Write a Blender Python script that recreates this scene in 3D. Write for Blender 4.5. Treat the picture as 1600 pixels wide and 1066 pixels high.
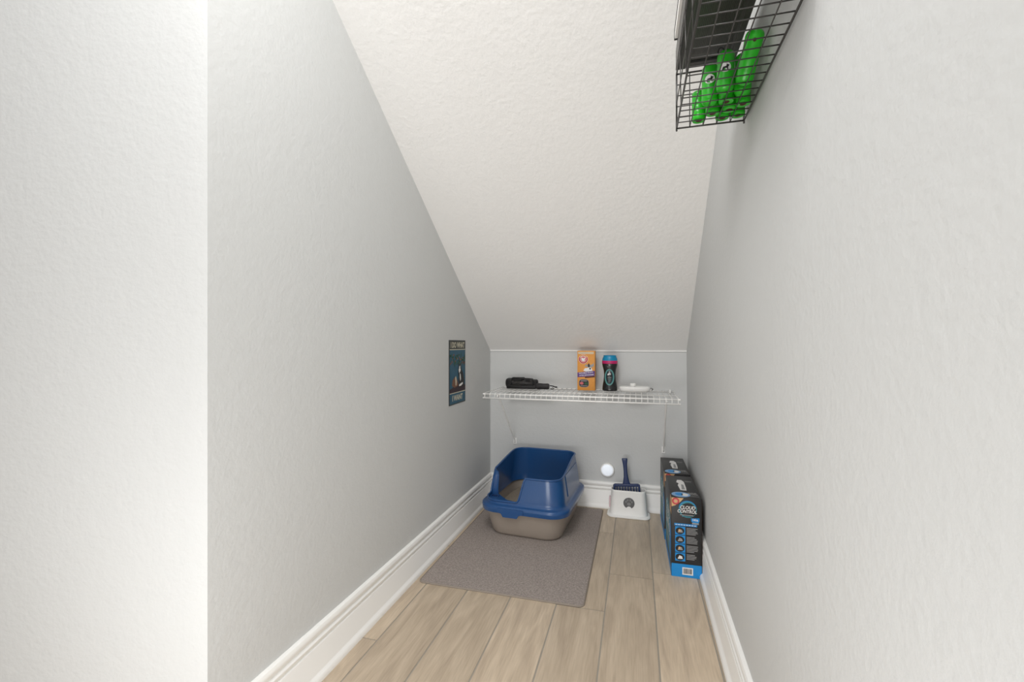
import bpy, bmesh, math, random
from mathutils import Vector, Matrix

random.seed(7)
SC = bpy.context.scene
for o in list(bpy.data.objects):
    bpy.data.objects.remove(o)

# ------------------------------------------------------------------ camera
H = 0.85
cd = bpy.data.cameras.new('camera')
cam = bpy.data.objects.new('camera', cd)
SC.collection.objects.link(cam)
cam.location = (0, 0, H)
cam.rotation_euler = (math.radians(90), 0, math.atan(194 / 700))
cd.sensor_width = 36
cd.lens = 36 * 700 / 1600
cd.shift_y = 5 / 1600
cd.clip_start = 0.02
SC.camera = cam

# ------------------------------------------------------------------ light
W = bpy.data.worlds.new('world')
SC.world = W
W.use_nodes = True
W.node_tree.nodes['Background'].inputs[0].default_value = (0.95, 0.975, 1.0, 1)
W.node_tree.nodes['Background'].inputs[1].default_value = 0.07


def area(name, loc, target, sx, sy, power, col=(1, 1, 1)):
    d = bpy.data.lights.new(name, 'AREA')
    d.shape = 'RECTANGLE'
    d.size, d.size_y = sx, sy
    d.energy = power
    d.color = col
    o = bpy.data.objects.new(name, d)
    SC.collection.objects.link(o)
    o.location = loc
    o.rotation_euler = (Vector(target) - Vector(loc)).to_track_quat('-Z', 'Y').to_euler()
    return o



area('hall_fill_light', (-0.5, -0.5, 2.5), (-0.4, 0.6, 0.9), 1.0, 1.0, 17, (1, 1, 1))  # added fill high in the unseen hall, no known fixture there
area('closet_fill_light', (-0.3, 0.3, 2.1), (-0.3, 0.9, 0.0), 0.4, 0.4, 11.2, (1, 0.995, 0.985))  # added fill below the closet slope, brightens the inner walls and floor
area('rear_fill_light', (-0.9, -2.45, 1.35), (-0.3, 1.5, 1.0), 1.6, 1.9, 13, (0.985, 0.99, 1.0))  # broad added fill well behind the camera, not a known window
area('low_fill_light', (-0.35, -0.05, 0.25), (-0.3, 1.9, 1.2), 0.8, 0.4, 8, (1, 1, 1))  # added fill near the floor, lifts the sloping ceiling from below

SC.view_settings.view_transform = 'Standard'
SC.view_settings.look = 'None'
SC.view_settings.gamma = 1
SC.view_settings.use_curve_mapping = False
SC.view_settings.exposure = 0.01


# ------------------------------------------------------------------ materials
def lin(c):
    out = []
    for v in c:
        v = v / 255
        out.append(v / 12.92 if v <= 0.04045 else ((v + 0.055) / 1.055) ** 2.4)
    return tuple(out)


MATS = {}


def mat(name, rgb, rough=0.5, metal=0.0, var=0.03, vscale=30, bump=0.0, bscale=200, stretch=None, coat=0.0,
        detail=3, emit=0.0, spec=0.5, bump2=None):
    if name in MATS:
        return MATS[name]
    m = bpy.data.materials.new(name)
    m.use_nodes = True
    nt = m.node_tree
    N, L = nt.nodes, nt.links
    b = N['Principled BSDF']
    c = lin(rgb)
    b.inputs['Roughness'].default_value = rough
    b.inputs['Metallic'].default_value = metal
    b.inputs['Specular IOR Level'].default_value = spec
    if coat:
        b.inputs['Coat Weight'].default_value = coat
        b.inputs['Coat Roughness'].default_value = 0.15
    tc = N.new('ShaderNodeTexCoord')
    src = tc.outputs['Object']
    if stretch:
        mp = N.new('ShaderNodeMapping')
        mp.inputs['Scale'].default_value = stretch
        L.new(src, mp.inputs[0])
        src = mp.outputs[0]
    nz = N.new('ShaderNodeTexNoise')
    nz.inputs['Scale'].default_value = vscale
    nz.inputs['Detail'].default_value = detail
    L.new(src, nz.inputs['Vector'])
    mx = N.new('ShaderNodeMix')
    mx.data_type = 'RGBA'
    mx.inputs[6].default_value = tuple(max(0, x * (1 - var * 2)) for x in c) + (1,)
    mx.inputs[7].default_value = tuple(min(1, x * (1 + var * 2)) for x in c) + (1,)
    L.new(nz.outputs[0], mx.inputs[0])
    L.new(mx.outputs[2], b.inputs['Base Color'])
    if bump:
        n2 = N.new('ShaderNodeTexNoise')
        n2.inputs['Scale'].default_value = bscale
        n2.inputs['Detail'].default_value = detail
        L.new(src, n2.inputs['Vector'])
        bp = N.new('ShaderNodeBump')
        bp.inputs['Strength'].default_value = 1.0
        bp.inputs['Distance'].default_value = bump
        L.new(n2.outputs[0], bp.inputs['Height'])
        L.new(bp.outputs[0], b.inputs['Normal'])
        if bump2:
            n3 = N.new('ShaderNodeTexNoise')
            n3.inputs['Scale'].default_value = bump2[1]
            n3.inputs['Detail'].default_value = 2
            L.new(src, n3.inputs['Vector'])
            bp2 = N.new('ShaderNodeBump')
            bp2.inputs['Distance'].default_value = bump2[0]
            L.new(n3.outputs[0], bp2.inputs['Height'])
            L.new(bp.outputs[0], bp2.inputs['Normal'])
            L.new(bp2.outputs[0], b.inputs['Normal'])
    if emit:
        b.inputs['Emission Color'].default_value = c + (1,)
        b.inputs['Emission Strength'].default_value = emit
    MATS[name] = m
    return m


M_wall = mat('wall_paint', (206, 207, 206), 0.75, var=0.006, vscale=2, bump=0.0008, bscale=95, bump2=(0.0008, 34))
M_ceil = mat('ceiling_paint', (245, 244, 242), 0.85, var=0.005, vscale=2, bump=0.0010, bscale=75, bump2=(0.0008, 30))
M_base = mat('baseboard_paint', (247, 246, 243), 0.35, var=0.004, vscale=5)
M_grout = mat('grout', (160, 153, 142), 0.9, var=0.05, vscale=60)
M_white = mat('white_enamel', (250, 249, 246), 0.35, var=0.01)
M_blue = mat('blue_plastic', (29, 75, 128), 0.3, var=0.01, coat=0.3)
M_bluedk = mat('dark_blue_plastic', (28, 48, 92), 0.35, var=0.02)
M_taupe = mat('pearl_taupe_plastic', (168, 157, 146), 0.33, metal=0.25, var=0.02, bump=0.00008, bscale=700)
M_litter = mat('clay_litter', (150, 138, 122), 0.95, var=0.18, vscale=260, bump=0.003, bscale=300)
M_mat = mat('felt_mat', (156, 146, 140), 0.97, var=0.36, vscale=190, bump=0.0015, bscale=400, detail=6)
M_matedge = mat('mat_binding', (140, 130, 120), 0.9, var=0.08, vscale=200)
M_plwhite = mat('white_plastic', (248, 247, 244), 0.4, var=0.01)
M_grey = mat('grey_plastic', (98, 98, 98), 0.5, var=0.03)
M_grey2 = mat('mid_grey_plastic', (136, 136, 136), 0.5, var=0.03)
M_pink = mat('pink_plastic', (226, 200, 204), 0.4, var=0.03)
M_black = mat('black_plastic', (26, 26, 27), 0.42, var=0.06)
M_blackwire = mat('black_wire', (58, 56, 54), 0.3, var=0.04)
M_rubber = mat('black_rubber', (38, 36, 37), 0.6, var=0.08, bump=0.0003, bscale=500)
M_dgrey = mat('dark_grey_plastic', (58, 56, 54), 0.35, var=0.03)
M_slot = mat('near_black', (12, 12, 12), 0.7, var=0.05)
M_steel = mat('bright_steel', (190, 190, 188), 0.25, metal=0.9, var=0.02)
M_green = mat('green_plastic_film', (38, 178, 28), 0.38, var=0.12, vscale=55, coat=0.2)
M_green2 = mat('dark_green_core', (34, 104, 26), 0.6, var=0.1, vscale=90)
M_core = mat('brown_card_core', (70, 36, 28), 0.8, var=0.1)
M_orange = mat('orange_card', (222, 150, 62), 0.5, var=0.04, vscale=60)
M_tan = mat('tan_card', (214, 172, 124), 0.6, var=0.04)
M_red = mat('red_ink', (186, 44, 52), 0.5, var=0.04)
M_redpink = mat('faded_red_ink', (210, 104, 108), 0.5, var=0.04)
M_ink_w = mat('white_ink', (232, 230, 228), 0.5, var=0.02)
M_ink_g = mat('grey_ink', (150, 150, 150), 0.5, var=0.04)
M_ink_k = mat('black_ink', (24, 24, 26), 0.5, var=0.04)
M_purple = mat('purple_ink', (84, 40, 124), 0.5, var=0.04)
M_boxblk = mat('black_printed_card', (36, 35, 36), 0.42, var=0.06, vscale=40)
M_card = mat('brown_card_edge', (150, 112, 78), 0.8, var=0.08)
M_sky = mat('sky_blue_ink', (22, 138, 210), 0.45, var=0.03)
M_pale = mat('pale_blue_ink', (132, 172, 214), 0.5, var=0.12, vscale=80)
M_tealink = mat('teal_ink', (60, 138, 152), 0.5, var=0.1, vscale=80)
M_cyan = mat('cyan_plastic', (0, 132, 176), 0.35, var=0.03)
M_magenta = mat('magenta_plastic', (190, 30, 100), 0.35, var=0.03)
M_bottle = mat('black_bottle_sleeve', (22, 25, 27), 0.25, var=0.05, coat=0.4)
M_mint = mat('mint_ink', (92, 148, 146), 0.4, var=0.08, vscale=100)
M_cream = mat('cream_ink', (206, 200, 178), 0.6, var=0.05)
M_postteal = mat('poster_teal', (28, 84, 108), 0.5, var=0.1, vscale=25)
M_postdark = mat('poster_dark_border', (52, 56, 54), 0.5, var=0.06)
M_leaf = mat('poster_leaf_green', (44, 84, 52), 0.6, var=0.2, vscale=60)
M_leaf2 = mat('poster_rust', (120, 84, 62), 0.6, var=0.2, vscale=60)
M_soil = mat('poster_plum', (52, 36, 44), 0.6, var=0.1)
M_glow = mat('lit_diffuser', (236, 242, 250), 0.4, var=0.01, emit=0.4)


# plank floor: wood grain per plank from a colour attribute
def plank_mat():
    m = bpy.data.materials.new('wood_look_tile')
    m.use_nodes = True
    nt = m.node_tree
    N, L = nt.nodes, nt.links
    b = N['Principled BSDF']
    b.inputs['Roughness'].default_value = 0.42
    at = N.new('ShaderNodeAttribute')
    at.attribute_name = 'plank'
    tc = N.new('ShaderNodeTexCoord')
    off = N.new('ShaderNodeVectorMath')
    off.operation = 'MULTIPLY_ADD'
    off.inputs[1].default_value = (13, 17, 0)
    L.new(at.outputs['Color'], off.inputs[0])
    L.new(tc.outputs['Object'], off.inputs[2])
    mp = N.new('ShaderNodeMapping')
    mp.inputs['Scale'].default_value = (9, 1.3, 1)
    L.new(off.outputs[0], mp.inputs[0])
    n1 = N.new('ShaderNodeTexNoise')
    n1.inputs['Scale'].default_value = 2.2
    n1.inputs['Detail'].default_value = 6
    n1.inputs['Distortion'].default_value = 1.6
    L.new(mp.outputs[0], n1.inputs['Vector'])
    mp2 = N.new('ShaderNodeMapping')
    mp2.inputs['Scale'].default_value = (90, 5, 1)
    L.new(off.outputs[0], mp2.inputs[0])
    n2 = N.new('ShaderNodeTexNoise')
    n2.inputs['Scale'].default_value = 2.5
    n2.inputs['Detail'].default_value = 4
    L.new(mp2.outputs[0], n2.inputs['Vector'])
    r = N.new('ShaderNodeValToRGB')
    e = r.color_ramp.elements
    e[0].position = 0.30
    e[0].color = lin((186, 168, 147)) + (1,)
    e[1].position = 0.70
    e[1].color = lin((213, 195, 172)) + (1,)
    k = e.new(0.5)
    k.color = lin((201, 183, 160)) + (1,)
    L.new(n1.outputs[0], r.inputs[0])
    mx = N.new('ShaderNodeMix')
    mx.data_type = 'RGBA'
    mx.blend_type = 'MULTIPLY'
    mx.inputs[0].default_value = 0.45
    L.new(r.outputs[0], mx.inputs[6])
    r2 = N.new('ShaderNodeValToRGB')
    r2.color_ramp.elements[0].position = 0.3
    r2.color_ramp.elements[0].color = (0.72, 0.7, 0.68, 1)
    r2.color_ramp.elements[1].position = 0.6
    r2.color_ramp.elements[1].color = (1, 1, 1, 1)
    L.new(n2.outputs[0], r2.inputs[0])
    L.new(r2.outputs[0], mx.inputs[7])
    hs = N.new('ShaderNodeMix')
    hs.data_type = 'RGBA'
    hs.blend_type = 'MULTIPLY'
    hs.inputs[0].default_value = 1
    L.new(mx.outputs[2], hs.inputs[6])
    sep = N.new('ShaderNodeSeparateColor')
    L.new(at.outputs['Color'], sep.inputs[0])
    mr = N.new('ShaderNodeMapRange')
    mr.inputs['To Min'].default_value = 0.88
    mr.inputs['To Max'].default_value = 1.06
    L.new(sep.outputs[2], mr.inputs[0])
    L.new(mr.outputs[0], hs.inputs[7])
    L.new(hs.outputs[2], b.inputs['Base Color'])
    bp = N.new('ShaderNodeBump')
    bp.inputs['Distance'].default_value = 0.0003
    L.new(n2.outputs[0], bp.inputs['Height'])
    L.new(bp.outputs[0], b.inputs['Normal'])
    return m


M_plank = plank_mat()


# ------------------------------------------------------------------ mesh helpers
class MB:
    def __init__(s):
        s.bm = bmesh.new()
        s.mats = []

    def mi(s, m):
        if m not in s.mats:
            s.mats.append(m)
        return s.mats.index(m)

    def face(s, pts, m, smooth=False):
        f = s.bm.faces.new([s.bm.verts.new(p) for p in pts])
        f.material_index = s.mi(m)
        f.smooth = smooth
        return f

    def box(s, a, b, m, bev=0.0, M=None):
        r = bmesh.ops.create_cube(s.bm, size=1.0)
        vs = r['verts']
        c = [(a[i] + b[i]) / 2 for i in range(3)]
        d = [abs(b[i] - a[i]) for i in range(3)]
        for v in vs:
            v.co = Vector((v.co.x * d[0] + c[0], v.co.y * d[1] + c[1], v.co.z * d[2] + c[2]))
        fs = set(f for v in vs for f in v.link_faces)
        if bev:
            es = set(e for v in vs for e in v.link_edges)
            rr = bmesh.ops.bevel(s.bm, geom=list(es), offset=bev, segments=3, affect='EDGES', profile=0.5)
            fs = set(rr['faces']) | set(f for f in fs if f.is_valid)
            for f in fs:
                f.smooth = True
            vs = list(set(v for f in fs for v in f.verts))
        for f in fs:
            f.material_index = s.mi(m)
        if M:
            for v in vs:
                v.co = M @ v.co

    def loft(s, rings, m, cap0=True, cap1=True, smooth=True, closed=True, mfun=None):
        R = [[s.bm.verts.new(p) for p in r] for r in rings]
        n = len(R[0])
        k = s.mi(m)
        for i in range(len(R) - 1):
            for j in range(n if closed else n - 1):
                q = (j + 1) % n
                f = s.bm.faces.new((R[i][j], R[i][q], R[i + 1][q], R[i + 1][j]))
                f.material_index = s.mi(mfun(i, j)) if mfun else k
                f.smooth = smooth
        if cap0 and closed:
            f = s.bm.faces.new(R[0][::-1])
            f.material_index = s.mi(mfun(0, 0)) if mfun else k
        if cap1 and closed:
            f = s.bm.faces.new(R[-1])
            f.material_index = s.mi(mfun(len(R) - 2, 0)) if mfun else k

    def tube(s, pts, r, m, n=8, closed=False):
        pts = [Vector(p) for p in pts]
        rings = []
        N = len(pts)
        up = None
        for i, p in enumerate(pts):
            if closed:
                t = pts[(i + 1) % N] - pts[i - 1]
            else:
                t = pts[min(i + 1, N - 1)] - pts[max(i - 1, 0)]
            t.normalize()
            if up is None:
                up = Vector((0, 0, 1)) if abs(t.z) < 0.9 else Vector((1, 0, 0))
            a = t.cross(up)
            if a.length < 1e-4:
                a = t.cross(Vector((0.3, 1, 0.2)))
            a.normalize()
            b = a.cross(t).normalized()
            up = b
            rr = r[i] if isinstance(r, (list, tuple)) else r
            rings.append([p + (a * math.cos(2 * math.pi * k / n) + b * math.sin(2 * math.pi * k / n)) * rr
                          for k in range(n)])
        if closed:
            rings.append(rings[0])
        s.loft(rings, m, cap0=not closed, cap1=not closed)

    def lathe(s, prof, m, M=None, n=32, sx=1.0, sy=1.0, mfun=None):
        rings = []
        for (r, z) in prof:
            ring = []
            for k in range(n):
                a = 2 * math.pi * k / n
                p = Vector((r * math.cos(a) * sx, r * math.sin(a) * sy, z))
                ring.append(M @ p if M else p)
            rings.append(ring)
        s.loft(rings, m, mfun=mfun)

    def prism(s, poly, z0, z1, m, smooth=False):
        s.loft([[(x, y, z0) for x, y in poly], [(x, y, z1) for x, y in poly]], m, smooth=smooth)

    def build(s, name, parent=None, smooth_angle=None, M=None, recalc=True, weld=True):
        if weld:
            bmesh.ops.remove_doubles(s.bm, verts=s.bm.verts, dist=1e-6)
        if recalc:
            bmesh.ops.recalc_face_normals(s.bm, faces=s.bm.faces)
        me = bpy.data.meshes.new(name)
        s.bm.to_mesh(me)
        s.bm.free()
        for m in s.mats:
            me.materials.append(m)
        if smooth_angle is not None:
            me.set_sharp_from_angle(angle=math.radians(smooth_angle))
        o = bpy.data.objects.new(name, me)
        SC.collection.objects.link(o)
        if parent:
            o.parent = parent
        if M:
            o.matrix_local = M
        return o


def tag(o, label=None, cat=None, group=None, kind=None):
    if label:
        o['label'] = label
    if cat:
        o['category'] = cat
    if group:
        o['group'] = group
    if kind:
        o['kind'] = kind
    return o


def thing(name, label, cat, loc=(0, 0, 0), rz=0.0, group=None):
    o = bpy.data.objects.new(name, None)
    SC.collection.objects.link(o)
    o.empty_display_size = 0.05
    o.location = loc
    o.rotation_euler = (0, 0, rz)
    return tag(o, label, cat, group)


def text_tris(body, size=1.0, shear=0.0, bold=0.0):
    cu = bpy.data.curves.new('t', 'FONT')
    cu.body = body
    cu.size = size
    cu.align_x = 'CENTER'
    cu.align_y = 'CENTER'
    cu.shear = shear
    cu.offset = bold
    cu.resolution_u = 3
    o = bpy.data.objects.new('t', cu)
    SC.collection.objects.link(o)
    dg = bpy.context.evaluated_depsgraph_get()
    dg.update()
    me = bpy.data.meshes.new_from_object(o.evaluated_get(dg))
    polys = [[(me.vertices[i].co.x, me.vertices[i].co.y) for i in p.vertices] for p in me.polygons]
    bpy.data.objects.remove(o)
    bpy.data.curves.remove(cu)
    bpy.data.meshes.remove(me)
    return polys


class Print:
    """ink laid on a face: flat polygons, each layer a hair above the one under it"""

    def __init__(s, origin, u, v, step=0.00025, surf=None):
        s.o, s.u, s.v = Vector(origin), Vector(u).normalized(), Vector(v).normalized()
        s.n = s.u.cross(s.v)
        s.mb = MB()
        s.step = step
        s.surf = surf

    def P(s, x, y, k):
        if s.surf:
            return s.surf(x, y, k * s.step)
        return s.o + s.u * x + s.v * y + s.n * (k * s.step)

    def poly(s, pts, m, k=1):
        s.mb.face([s.P(x, y, k) for x, y in pts], m)

    def rect(s, x0, y0, x1, y1, m, k=1):
        s.poly([(x0, y0), (x1, y0), (x1, y1), (x0, y1)], m, k)

    def ell(s, cx, cy, rx, ry, m, k=1, n=28):
        s.poly([(cx + rx * math.cos(2 * math.pi * i / n), cy + ry * math.sin(2 * math.pi * i / n)) for i in range(n)], m, k)

    def ring(s, cx, cy, rx, ry, w, m, k=1, n=36, a0=0, a1=360):
        for i in range(n):
            a, b = [math.radians(a0 + (a1 - a0) * q / n) for q in (i, i + 1)]
            s.poly([(cx + rx * math.cos(a), cy + ry * math.sin(a)), (cx + rx * math.cos(b), cy + ry * math.sin(b)),
                    (cx + (rx - w) * math.cos(b), cy + (ry - w) * math.sin(b)),
                    (cx + (rx - w) * math.cos(a), cy + (ry - w) * math.sin(a))], m, k)

    def text(s, body, cx, cy, size, m, k=2, shear=0.0, bold=0.0, width=None, rot=0.0):
        T = text_tris(body, size, shear, bold)
        xs = [p[0] for t in T for p in t]
        f = 1.0 if width is None else width / (max(xs) - min(xs))
        c, q = math.cos(rot), math.sin(rot)
        for t in T:
            s.poly([(cx + (x * f) * c - y * q, cy + (x * f) * q + y * c) for x, y in t], m, k)

    def build(s, name, parent):
        return s.mb.build(name, parent, recalc=False, weld=False)


def rrect(w, l, r, n=8, cx=0.0, cy=0.0):
    """rounded rectangle outline, counter-clockwise from the right side"""
    pts = []
    for (sx, sy, a0) in ((1, 1, 0), (-1, 1, 90), (-1, -1, 180), (1, -1, 270)):
        for i in range(n + 1):
            a = math.radians(a0 + 90 * i / n)
            pts.append((cx + sx * (w / 2 - r) + r * math.cos(a), cy + sy * (l / 2 - r) + r * math.sin(a)))
    return pts


def rr_dense(w, l, r, N=160):
    """rounded rectangle sampled at equal steps of arc length; starts at the middle of the right side"""
    base = rrect(w, l, r, 16)
    base = [(w / 2, 0.0)] + base + [(w / 2, 0.0)]
    # first corner starts on the right side going up
    d = [0.0]
    for a, b in zip(base, base[1:]):
        d.append(d[-1] + math.hypot(b[0] - a[0], b[1] - a[1]))
    out, j = [], 0
    for i in range(N):
        t = d[-1] * i / N
        while d[j + 1] < t:
            j += 1
        f = (t - d[j]) / max(1e-9, d[j + 1] - d[j])
        out.append((base[j][0] + (base[j + 1][0] - base[j][0]) * f, base[j][1] + (base[j + 1][1] - base[j][1]) * f))
    return out


# ------------------------------------------------------------------ setting
XL, YB = -0.785, 2.38


def xr(y, z):
    return 0.249 - 0.007 * (2.38 - y) - 0.009 * z


def zc(y):
    return 0.815 + 0.71 * (2.38 - y)


def structure(o):
    o['kind'] = 'structure'
    return o


# left wall: hall face, soft corner bead, then the long inner face
mb = MB()
r = 0.5
AE = 17
TH = 12
y0 = 0.644
cx, cy = XL - r * math.sin(math.radians(AE)), y0 + r
arc = [(cx + r * math.sin(math.radians(a)), cy - r * math.cos(math.radians(a))) for a in [TH + (AE - TH) * i / 6 for i in range(7)]]
tw = math.tan(math.radians(TH))
yh = arc[0][1] - (arc[0][0] + 2.6) * tw      # the hall face turns slightly towards the room
poly = [(-2.6, yh)] + arc + [(XL, YB + 0.1), (XL - 0.1, YB + 0.1), (XL - 0.1, arc[-1][1] + 0.1), (-2.6, yh + 0.1)]
mb.prism(poly, 0, 2.6, M_wall, smooth=True)
structure(mb.build('wall_left', smooth_angle=25))
mb = MB()
mb.box((XL - 0.1, YB, 0), (0.35, YB + 0.1, 1.2), M_wall)
structure(mb.build('wall_back'))
# right wall, slightly out of plumb
mb = MB()
ya, yb = -2.6, YB + 0.1
mb.loft([[(xr(ya, 0), ya, 0), (xr(yb, 0), yb, 0), (0.36, yb, 0), (0.36, ya, 0)],
         [(xr(ya, 2.6), ya, 2.6), (xr(yb, 2.6), yb, 2.6), (0.36, yb, 2.6), (0.36, ya, 2.6)]], M_wall, smooth=False)
structure(mb.build('wall_right'))
# sloping ceiling under the stairs with a small lip where it meets the back wall
mb = MB()
ye = 0.632
lip = YB - 0.006
prof = [(lip, zc(lip) - 0.007), (lip, zc(lip) - 0.002), (lip - 0.006, zc(lip - 0.006) + 0.0), (ye, zc(ye)),
        (ye, zc(ye) + 0.16), (YB + 0.1, zc(YB) + 0.1), (YB + 0.1, zc(YB) - 0.007)]
mb.loft([[(XL - 0.05, y, z) for y, z in prof], [(0.30, y, z) for y, z in prof]], M_ceil, smooth=False)
structure(mb.build('ceiling'))
mb = MB()
mb.box((XL - 0.05, y0, zc(y0)), (0.30, y0 + 0.1, 2.6), M_wall)
structure(mb.build('wall_header'))
mb = MB()
mb.box((-2.6, -2.6, 2.6), (0.36, y0 + 0.1, 2.65), M_ceil)
structure(mb.build('ceiling_hall'))

# floor: planks with grout between
mb = MB()
mb.box((-2.6, -2.6, -0.03), (0.36, YB + 0.1, -0.0012), M_grout)
lay = None
PL, PW, G = 0.61, 0.155, 0.0022
offs = {-1: 1.451, 0: 1.695, 1: 1.748, -2: 1.55, -3: 1.50, -4: 1.48, -5: 1.135}
cols = []
x0 = -0.096
planks = []
for k in range(-17, 3):
    xa = x0 + PW * k
    xb = min(xa + PW, 0.30)
    if xa > 0.27:
        continue
    off = offs.get(k, random.uniform(0, PL))
    y = off - PL * 8
    while y < YB + 0.05:
        a, b = max(y, -2.6), min(y + PL, YB + 0.05)
        if b - a > 0.02:
            planks.append((xa + G, a + G, xb - G, b - G))
        y += PL
for (xa, ya_, xb, yb_) in planks:
    mb.box((xa, ya_, -0.006), (xb, yb_, 0.0), M_plank)
fo = mb.build('floor', recalc=True, weld=False)
structure(fo)
ca = fo.data.color_attributes.new('plank', 'FLOAT_COLOR', 'CORNER')
rn = random.Random(3)
for i, p in enumerate(fo.data.polygons):
    g = (i // 6)
    rn.seed(g * 17 + 5)
    cl = (rn.random(), rn.random(), rn.random(), 1)
    for li in p.loop_indices:
        ca.data[li].color = cl

# baseboards: profile (out, up)
BP = [(0, 0), (0.022, 0), (0.0225, 0.010), (0.019, 0.017), (0.0145, 0.021), (0.0130, 0.024), (0.0130, 0.086),
      (0.0115, 0.090), (0.0085, 0.092), (0.0105, 0.096), (0.0125, 0.100), (0.0125, 0.104), (0.010, 0.108), (0.0075, 0.110),
      (0.0100, 0.115), (0.0125, 0.121), (0.0125, 0.127), (0.0095, 0.133), (0.004, 0.136), (0, 0.136)]


def baseboard(name, ends):
    mb = MB()
    rings = []
    for (p, n) in ends:
        rings.append([(p[0] + n[0] * t, p[1] + n[1] * t, z) for t, z in BP])
    mb.loft(rings, M_base)
    structure(mb.build(name, smooth_angle=30))


baseboard('baseboard_left', [((XL, y0 + 0.05), (1, 0)), ((XL, YB), (1, -1))])
baseboard('baseboard_back', [((XL, YB), (1, -1)), ((xr(YB, 0), YB), (-1, -1))])
baseboard('baseboard_right', [((xr(YB, .07), YB), (-1, -1)), ((xr(-2.6, .07), -2.6), (-1, 0))])
baseboard('baseboard_hall', [((-2.6, yh), (tw, -1)), ((arc[0][0], arc[0][1]), (tw, -1))])

# ------------------------------------------------------------------ mat
t = thing('litter_mat', 'flat grey-brown felt mat with thin bound edge lying on the plank floor', 'mat', (-0.456, 1.895, 0.0))
mb = MB()
mw, ml = 0.590, 0.890
o1 = rrect(mw - 0.008, ml - 0.008, 0.018)
mb.loft([[(x, y, 0.0005) for x, y in o1], [(x, y, 0.0042) for x, y in o1]], M_mat, smooth=False)
mb.build('pile', t)
mb = MB()
ou = rrect(mw, ml, 0.022)
inn = rrect(mw - 0.010, ml - 0.010, 0.017)
mb.loft([[(x, y, 0.0) for x, y in inn], [(x, y, 0.0) for x, y in ou], [(x, y, 0.0030) for x, y in ou],
         [(x, y, 0.0046) for x, y in inn]], M_matedge, cap0=False, cap1=False)
mb.build('binding', t)

# ------------------------------------------------------------------ litter box
t = thing('litter_box', 'open cat litter box, blue hood on a taupe pan, standing on the grey mat', 'litter box',
          (-0.462, 2.093, 0.0046), math.radians(-4))
Wd, Ln = 0.405, 0.485


def ring(w, l, r, z, N=160):
    return [(x, y, z) for x, y in rr_dense(w, l, r, N)]


mb = MB()
out = [ring(Wd - .120, Ln - .120, .055, 0.0), ring(Wd - .098, Ln - .098, .062, 0.003), ring(Wd - .082, Ln - .082, .068, 0.014),
       ring(Wd - .064, Ln - .064, .072, 0.05), ring(Wd - .042, Ln - .042, .075, 0.10), ring(Wd - .030, Ln - .030, .078, 0.132)]
inn_ = [ring(Wd - .036, Ln - .036, .075, 0.132), ring(Wd - .050, Ln - .050, .072, 0.10), ring(Wd - .085, Ln - .085, .060, 0.02),
        ring(Wd - .120, Ln - .120, .050, 0.006)]
mb.loft(out + inn_, M_taupe, cap0=True, cap1=True)
mb.build('pan', t, smooth_angle=40)

# clay litter: an uneven bed inside the pan
mb = MB()
N = 22
grid = []
rn = random.Random(5)
for j in range(N + 1):
    row = []
    for i in range(N + 1):
        u, v = i / N * 2 - 1, j / N * 2 - 1
        w, l = (Wd - .076) / 2, (Ln - .076) / 2
        # square to rounded square
        k = 1 - 0.10 * (u * u * v * v)
        x, y = u * w * k, v * l * k
        z = 0.082 + 0.030 * math.exp(-((x + 0.03) ** 2 + (y - 0.13) ** 2) / 0.012) + 0.018 * math.exp(
            -((x + 0.10) ** 2 + (y + 0.06) ** 2) / 0.006) + rn.uniform(-.002, .002)
        row.append(mb.bm.verts.new((x, y, z)))
    grid.append(row)
for j in range(N):
    for i in range(N):
        f = mb.bm.faces.new((grid[j][i], grid[j][i + 1], grid[j + 1][i + 1], grid[j + 1][i]))
        f.smooth = True
mb.mi(M_litter)
tag(mb.build('litter', t), kind='stuff')

# hood: flange round the pan, then a tall wall with an entry dip at the front left corner
NB = 200
base = rr_dense(Wd - .044, Ln - .044, .072, NB)
top = rr_dense(Wd - .088, Ln - .084, .058, NB)


def sstep(a, b, x):
    q = min(1, max(0, (x - a) / (b - a)))
    return q * q * (3 - 2 * q)


def topz(p):
    x, y = p
    # back 0.30, front 0.262
    z = 0.262 + 0.036 * sstep(-0.20, 0.16, y)
    # entry: left side y<-0.10, front x<-0.02
    if y < 0 and x < 0.09:
        if y > -0.20 and x < -0.12:          # left side
            cut = 1 - sstep(-0.128, -0.112, y)
        else:
            cut = 1 - sstep(-0.022, 0.016, x)
        z = z * (1 - cut) + 0.158 * cut
    return z


mb = MB()
rings = []
rings.append([(x, y, 0.112) for x, y in rr_dense(Wd - .006, Ln - .006, .082, NB)])
rings.append([(x, y, 0.128) for x, y in rr_dense(Wd, Ln, .084, NB)])
rings.append([(x, y, 0.137) for x, y in rr_dense(Wd - .002, Ln - .002, .084, NB)])
rings.append([(x, y, 0.142) for x, y in rr_dense(Wd - .012, Ln - .012, .082, NB)])
rings.append([(x, y, 0.1425) for x, y in rr_dense(Wd - .030, Ln - .030, .078, NB)])
rings.append([(x, y, 0.146) for x, y in rr_dense(Wd - .038, Ln - .038, .076, NB)])
NV = 10
edge = []
for k in range(NV + 1):
    rg = []
    for i in range(NB):
        b_, t_ = base[i], top[i]
        zt = topz(b_)
        f = k / NV
        z = 0.150 + (zt - 0.150) * f
        g = (z - 0.150) / 0.150
        g2 = g ** 1.25
        rg.append((b_[0] + (t_[0] - b_[0]) * g2, b_[1] + (t_[1] - b_[1]) * g2, z))
    rings.append(rg)
    edge = rg
nout = len(rings)
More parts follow.
